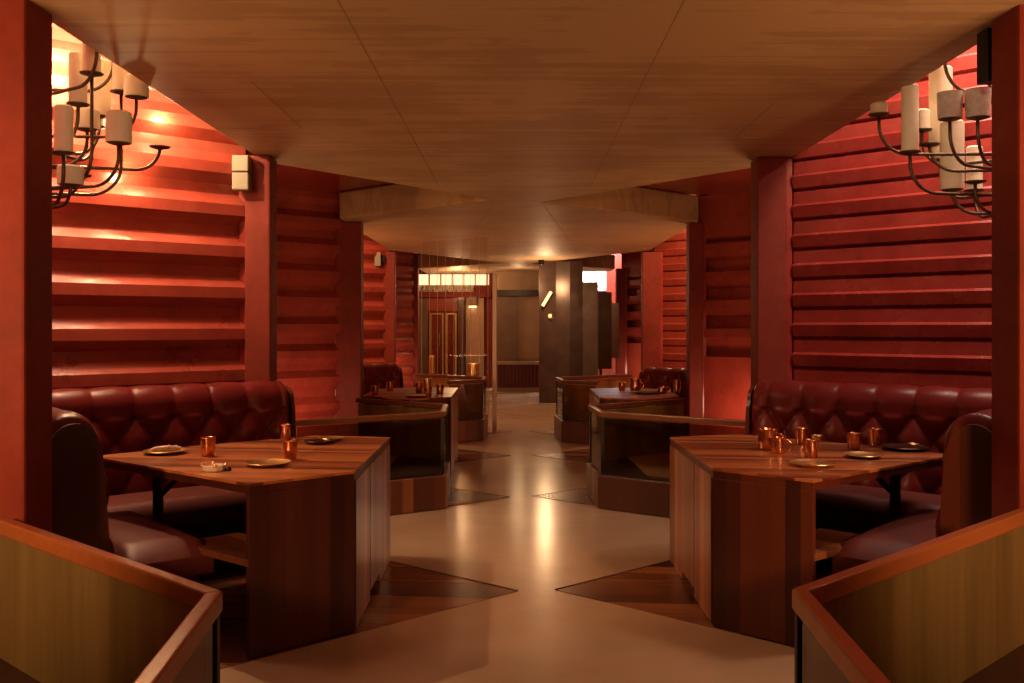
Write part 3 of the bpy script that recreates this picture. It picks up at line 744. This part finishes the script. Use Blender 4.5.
# glazed room behind: built at y = 22
YB = 22.0
def hb(px): return (px - XV) * YB / F
def hz(py): return EYE + (YH - py) * YB / F
struct('wall_glazed_room', box(B(), -3.2, hb(493), YB, YB + 0.1, 0, 2.615), 'column')
struct('wall_glazed_room_lintel', box(B(), hb(428), hb(462), YB - 0.03, YB - 0.001, hz(311), hz(298)), 'red_l')
struct('wall_glazed_room_side', box(B(), hb(414), hb(428), YB - 0.03, YB - 0.001, 0, hz(298)), 'brown')
struct('window_1', box(B(), hb(414), hb(489), YB - 0.04, YB - 0.001, hz(285), 2.60), 'warmwin')
fr = B()
for k in range(7): x = hb(418) + (hb(487) - hb(418)) * k / 6; box(fr, x - 0.02, x + 0.02, YB - 0.08, YB - 0.041, hz(285), 2.60)
struct('trim_window_bars', fr, 'pale')
fz = B(); box(fz, hb(414), hb(474), YB - 0.10, YB - 0.001, hz(292), hz(285.5))
struct('trim_frieze', fz, 'frieze')
fz = B()
for k in range(12): x = hb(420) + (hb(472) - hb(420)) * k / 11; lathe(fz, (x, YB - 0.115, hz(291)), [(0, 0), (0.03, 0.02), (0.012, 0.06), (0.03, 0.11), (0, 0.13)], 8)
struct('trim_frieze_carving', fz, 'pale')
struct('trim_beam', box(B(), hb(414), hb(491), YB - 0.16, YB - 0.02, hz(297.5), hz(292.5)), 'column')
for i, (a, b) in enumerate(((431, 443), (447, 456))):
    d = struct('door_%d' % (i + 1), box(B(), hb(a), hb(b), YB - 0.05, YB - 0.001, 0.01, hz(313)), 'column')
    fr = B()
    for x in (hb(a), hb(b)): box(fr, x - 0.02, x + 0.02, YB - 0.09, YB - 0.051, 0.01, hz(313))
    box(fr, hb(a), hb(b), YB - 0.09, YB - 0.051, hz(313) - 0.04, hz(313))
    f = link_mesh('door_frame', fr, 'gold', d, (0, 0, 0))
    f = link_mesh('door_handle', tube(B(), [(hb(b) - 0.08, YB - 0.07, 0.95), (hb(b) - 0.08, YB - 0.07, 1.25)], 0.015, 8), 'gold', d, (0, 0, 0))
struct('wall_glazed_room_panel', box(B(), hb(466), hb(484), YB - 0.12, YB - 0.02, 0, hz(298)), 'tan')
t = thing('wall_lantern', 'small dark lantern box hanging high on the beige far wall panel', 'lantern', (hb(473), YB - 0.2, hz(305)))
link_mesh('box', box(B(), hb(469), hb(477), YB - 0.24, YB - 0.125, hz(306), hz(297)), 'brown', t, (hb(473), YB - 0.2, hz(305)))
link_mesh('bottom', box(B(), hb(469.5), hb(476.5), YB - 0.235, YB - 0.13, hz(307.5), hz(306.2)), 'lampglass', t, (hb(473), YB - 0.2, hz(305)))
t = thing('service_column', 'dark upright bronze column between the far doors', 'column', (hb(462), YB - 0.3, 0))
link_mesh('shaft', box(B(), hb(459), hb(465), YB - 0.4, YB - 0.2, 0.02, 2.0), 'bronze', t, (hb(462), YB - 0.3, 0), bevel=0.01)
link_mesh('cap', box(B(), hb(458.5), hb(465.5), YB - 0.42, YB - 0.18, 2.0, 2.06), 'bronze', t, (hb(462), YB - 0.3, 0))

# end of the corridor
YC = 21.0
def cb(px): return (px - XV) * YC / F
def cz(py): return EYE + (YH - py) * YC / F
struct('wall_corridor_end', box(B(), cb(493.5), cb(545), YC, YC + 0.1, 0, 2.615), 'tan')
struct('wall_corridor_panel', box(B(), cb(496), cb(518), YC - 0.05, YC - 0.001, cz(361), cz(297)), 'brown')
struct('trim_corridor_band', box(B(), cb(496), cb(541), YC - 0.10, YC - 0.001, cz(296), cz(290)), 'darkwood')
t = thing('slatted_counter', 'low dark slatted counter with a pale ledge at the corridor end', 'counter', (cb(518), YC - 0.3, 0))
oo = (cb(518), YC - 0.3, 0)
link_mesh('body', box(B(), cb(498), cb(540), YC - 0.40, YC - 0.06, 0.10, cz(364)), 'darkwood', t, oo)
link_mesh('counter_top', box(B(), cb(497), cb(541), YC - 0.44, YC - 0.055, cz(364) + 0.001, cz(361)), 'tan', t, oo)
link_mesh('kick', box(B(), cb(499), cb(539), YC - 0.36, YC - 0.08, 0.0, 0.099), 'tan', t, oo)
for k in range(12):
    x = cb(499.5) + (cb(538) - cb(499.5)) * k / 11
    link_mesh('slat', box(B(), x - 0.018, x + 0.018, YC - 0.425, YC - 0.401, 0.10, cz(365)), 'column', t, oo)

# bronze screen of folded sheets with stepped tops
YS = 17.7
def sb(px): return (px - XV) * YS / F
def sz(py): return EYE + (YH - py) * YS / F
t = thing('folded_bronze_screen', 'tall dark bronze folded screen with stepped edges at the far end', 'screen', (sb(560), YS, 0))
xs = [(539, 556, 0.012, 2.615), (556, 570, 0.012, 2.615), (570, 583, 0.012, 2.615), (583, 598, 0.012, sz(282)), (598, 612, sz(369), sz(292)), (612, 619, sz(358), sz(303))]
for i, (a, b, z0, z1) in enumerate(xs):
    bm = B(); wallbar(bm, (sb(a), YS + (0.06 if i % 2 else 0.0)), (sb(b), YS + (0.0 if i % 2 else 0.06)), 0.012, z0, z1)
    link_mesh('sheet', bm, 'bronze', t, (sb(560), YS, 0))
link_mesh('floor_track', box(B(), sb(539), sb(598), YS - 0.03, YS + 0.15, 0, 0.011), 'black', t, (sb(560), YS, 0))
link_mesh('rear_post', box(B(), sb(600), sb(600) + 0.05, YS + 0.14, YS + 0.19, 0.0, sz(300)), 'bronze', t, (sb(560), YS, 0))
link_mesh('rear_rail', box(B(), sb(583), sb(619), YS + 0.14, YS + 0.19, sz(345), sz(342)), 'bronze', t, (sb(560), YS, 0))
# reflected light on the screen put in as glowing pieces, then a spotlight
t = thing('slanted_gleam', 'short slanted light patch put in as a glowing strip on the bronze screen', 'light patch', (sb(546.5), YS - 0.04, sz(299)))
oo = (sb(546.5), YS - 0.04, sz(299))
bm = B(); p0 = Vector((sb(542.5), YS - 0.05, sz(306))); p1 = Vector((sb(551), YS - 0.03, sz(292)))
link_mesh('gleam_back', tube(bm, [p0, p1], 0.035, 4), 'gold', t, oo)
link_mesh('gleam_strip', tube(B(), [p0 + Vector((0, -0.045, 0)), p1 + Vector((0, -0.045, 0))], 0.028, 8), 'strip', t, oo)
t = thing('round_gleam', 'small round amber light patch put in as a glowing ball below the slanted one', 'light patch', (sb(550), YS - 0.02, sz(316)))  # second reflected glint, put in as a glowing ball
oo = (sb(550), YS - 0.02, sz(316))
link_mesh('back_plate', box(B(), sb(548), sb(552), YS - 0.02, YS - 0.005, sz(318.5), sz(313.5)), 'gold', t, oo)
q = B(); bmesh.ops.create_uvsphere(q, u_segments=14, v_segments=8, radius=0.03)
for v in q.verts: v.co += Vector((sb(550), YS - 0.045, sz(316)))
link_mesh('gleam_ball', q, 'strip', t, oo, smooth=True)
t = thing('ceiling_spotlight', 'small bright spotlight under the ceiling above the bronze screen', 'spotlight', (sb(541), YS - 0.3, 2.55))
oo = (sb(541), YS - 0.3, 2.55)
link_mesh('can', lathe(B(), (sb(541), YS - 0.3, 2.53), [(0, 0.085), (0.05, 0.085), (0.05, 0.0), (0.043, 0.0), (0.043, 0.03), (0, 0.03)], 18), 'black', t, oo, smooth=40)
link_mesh('lens', lathe(B(), (sb(541), YS - 0.3, 2.535), [(0, 0), (0.04, 0.0), (0.04, 0.02), (0, 0.022)], 18), 'flame', t, oo, smooth=40)
struct('window_2', box(B(), 0.9, 2.2, 24.0, 24.05, 2.3, 3.0), 'window')
struct('wall_right_stair', box(B(), 0.9, 4.2, 24.06, 24.12, 0, 3.99), 'red_l')

# ------------------------------------------------------------------ lights
def light(kind, name, loc, power, col, size=0.1, rot=None, **kw):
    l = bpy.data.lights.new(name, kind); l.energy = power; l.color = col
    if kind == 'AREA':
        l.shape = 'RECTANGLE'; l.size = size; l.size_y = kw.get('sy', size)
    elif kind in ('POINT', 'SPOT'): l.shadow_soft_size = size
    if kind == 'SPOT': l.spot_size = math.radians(kw.get('ang', 60)); l.spot_blend = kw.get('blend', 0.6)
    o = bpy.data.objects.new(name, l); C.objects.link(o); o.location = loc
    if rot: o.rotation_euler = [math.radians(a) for a in rot]
    return o
def aim(o, target):
    o.rotation_euler = (Vector(target) - o.location).to_track_quat('-Z', 'Y').to_euler()
WARM = (1.0, 0.60, 0.30); AMB = (1.0, 0.48, 0.20); NEU = (1.0, 0.72, 0.54); GOLD = (1.0, 0.62, 0.27)
# lamps high in the bays above the near tables
light('POINT', 'bay_lamp', (-2.66, 5.72, 3.02), 175, (1.0, 0.66, 0.36), 0.03)
light('AREA', 'bay_skylight', (-2.9, 4.7, 3.9), 28, (1.0, 0.64, 0.40), 0.6, (0, 0, 0), sy=0.6)
light('POINT', 'bay_lamp', (2.75, 5.6, 3.15), 28, NEU, 0.03)
# lights added close to the left wall to make bright gleams above the booth
light('POINT', 'wall_gleam_light', (-2.31, 6.28, 2.77), 14, (1.0, 0.72, 0.36), 0.02)
light('POINT', 'wall_gleam_light', (-2.48, 6.12, 2.40), 10, (1.0, 0.72, 0.36), 0.02)
for s_ in (-1, 1):
    light('AREA', 'bay_fill', (s_ * 2.3, 5.75, 3.6), (32 if s_ > 0 else 20), NEU if s_ > 0 else (1.0, 0.66, 0.42), 0.5, (0, 0, 0), sy=0.3)  # unseen strips added to draw highlights along the wall ribs
light('AREA', 'bay_skylight', (2.9, 4.7, 3.9), 55, NEU, 0.6, (0, 0, 0), sy=0.6)
light('AREA', 'bay_skylight', (-3.0, 13.6, 3.9), 160, WARM, 1.0, (0, 0, 0), sy=1.0)
light('AREA', 'bay_skylight', (3.0, 13.6, 3.9), 160, WARM, 1.0, (0, 0, 0), sy=1.0)
# fill spots added behind the camera to brighten the candles of each chandelier
for s_, pw in ((-1, 150), (1, 230)):
    o = light('SPOT', 'candle_fill_spot', (s_ * -0.3, -0.4, 1.6), pw, (1.0, 0.80, 0.52), 0.05, None, ang=10, blend=1.0); aim(o, (s_ * 2.2, 4.85, 2.38))
# floor uplights in the shaded recesses
for x, y, tgt in ((-2.15, 10.0, (-2.35, 10.8, 0.5)), (2.3, 10.25, (2.4, 11.0, 0.5)), (-2.5, 19.0, (-2.5, 19.7, 0.6)), (2.5, 19.0, (2.5, 19.9, 0.6))):
    o = light('AREA', 'recess_uplight', (x, y, 0.45), 7, (1, 0.5, 0.3), 0.4, None, sy=0.2); aim(o, tgt)
# shaded lamps either side of the camera, in the next bays
for s_ in (-1, 1):
    o = light('SPOT', 'near_bay_lamp', (s_ * 2.2, 0.7, 1.75), 470, AMB, 0.12, None, ang=70, blend=1.0); aim(o, (s_ * 1.95, 3.2, 1.45))
    light('AREA', 'near_bay_fill', (s_ * 2.6, 1.9, 0.85), 44, (1.0, 0.52, 0.22), 0.8, (180, 0, 0), sy=1.2)  # unseen fill added to brighten the sides of the slab
light('AREA', 'rear_fill', (0, -1.2, 0.9), 85, (1.0, 0.46, 0.20), 2.5, (180, 0, 0), sy=3.0)  # large unseen fill added to lift the ceiling and its bounce
# unseen fill added in the recesses and bays to brighten the slab further down
for x, y, p in ((-2.5, 8.4, 20), (2.5, 8.4, 20), (-3.0, 12.6, 26), (3.0, 12.6, 26)):
    o = light('AREA', 'slab_fill', (x, y, 0.95), p, AMB, 0.6, None, sy=0.6); aim(o, (x, y, 2.6))
# lamps further down the aisle
light('POINT', 'aisle_lamp', (0.48, 17.0, 2.15), 40, WARM, 0.09)
light('POINT', 'corridor_lamp', (0.0, 19.8, 2.3), 9, WARM, 0.1)
light('POINT', 'glazed_room_lamp', (-1.3, 20.6, 2.3), 45, WARM, 0.15)
light('AREA', 'stair_daylight', (2.2, 23.0, 3.6), 260, (0.95, 0.85, 0.8), 1.0, (0, 0, 0))
for px in (567, 581, 597):
    o = light('SPOT', 'screen_spot', (sb(px), YS - 0.15, 2.60), 45, NEU, 0.02, None, ang=24, blend=0.9); aim(o, (sb(px) - 0.30, YS + 0.03, 1.0))

w = bpy.data.worlds.new('world'); bpy.context.scene.world = w; w.use_nodes = True
w.node_tree.nodes['Background'].inputs[0].default_value = (0.6, 0.35, 0.25, 1)
w.node_tree.nodes['Background'].inputs[1].default_value = 0.02
vs = bpy.context.scene.view_settings
vs.view_transform = 'Standard'; vs.look = 'None'; vs.gamma = 1; vs.use_curve_mapping = False; vs.exposure = 0.0
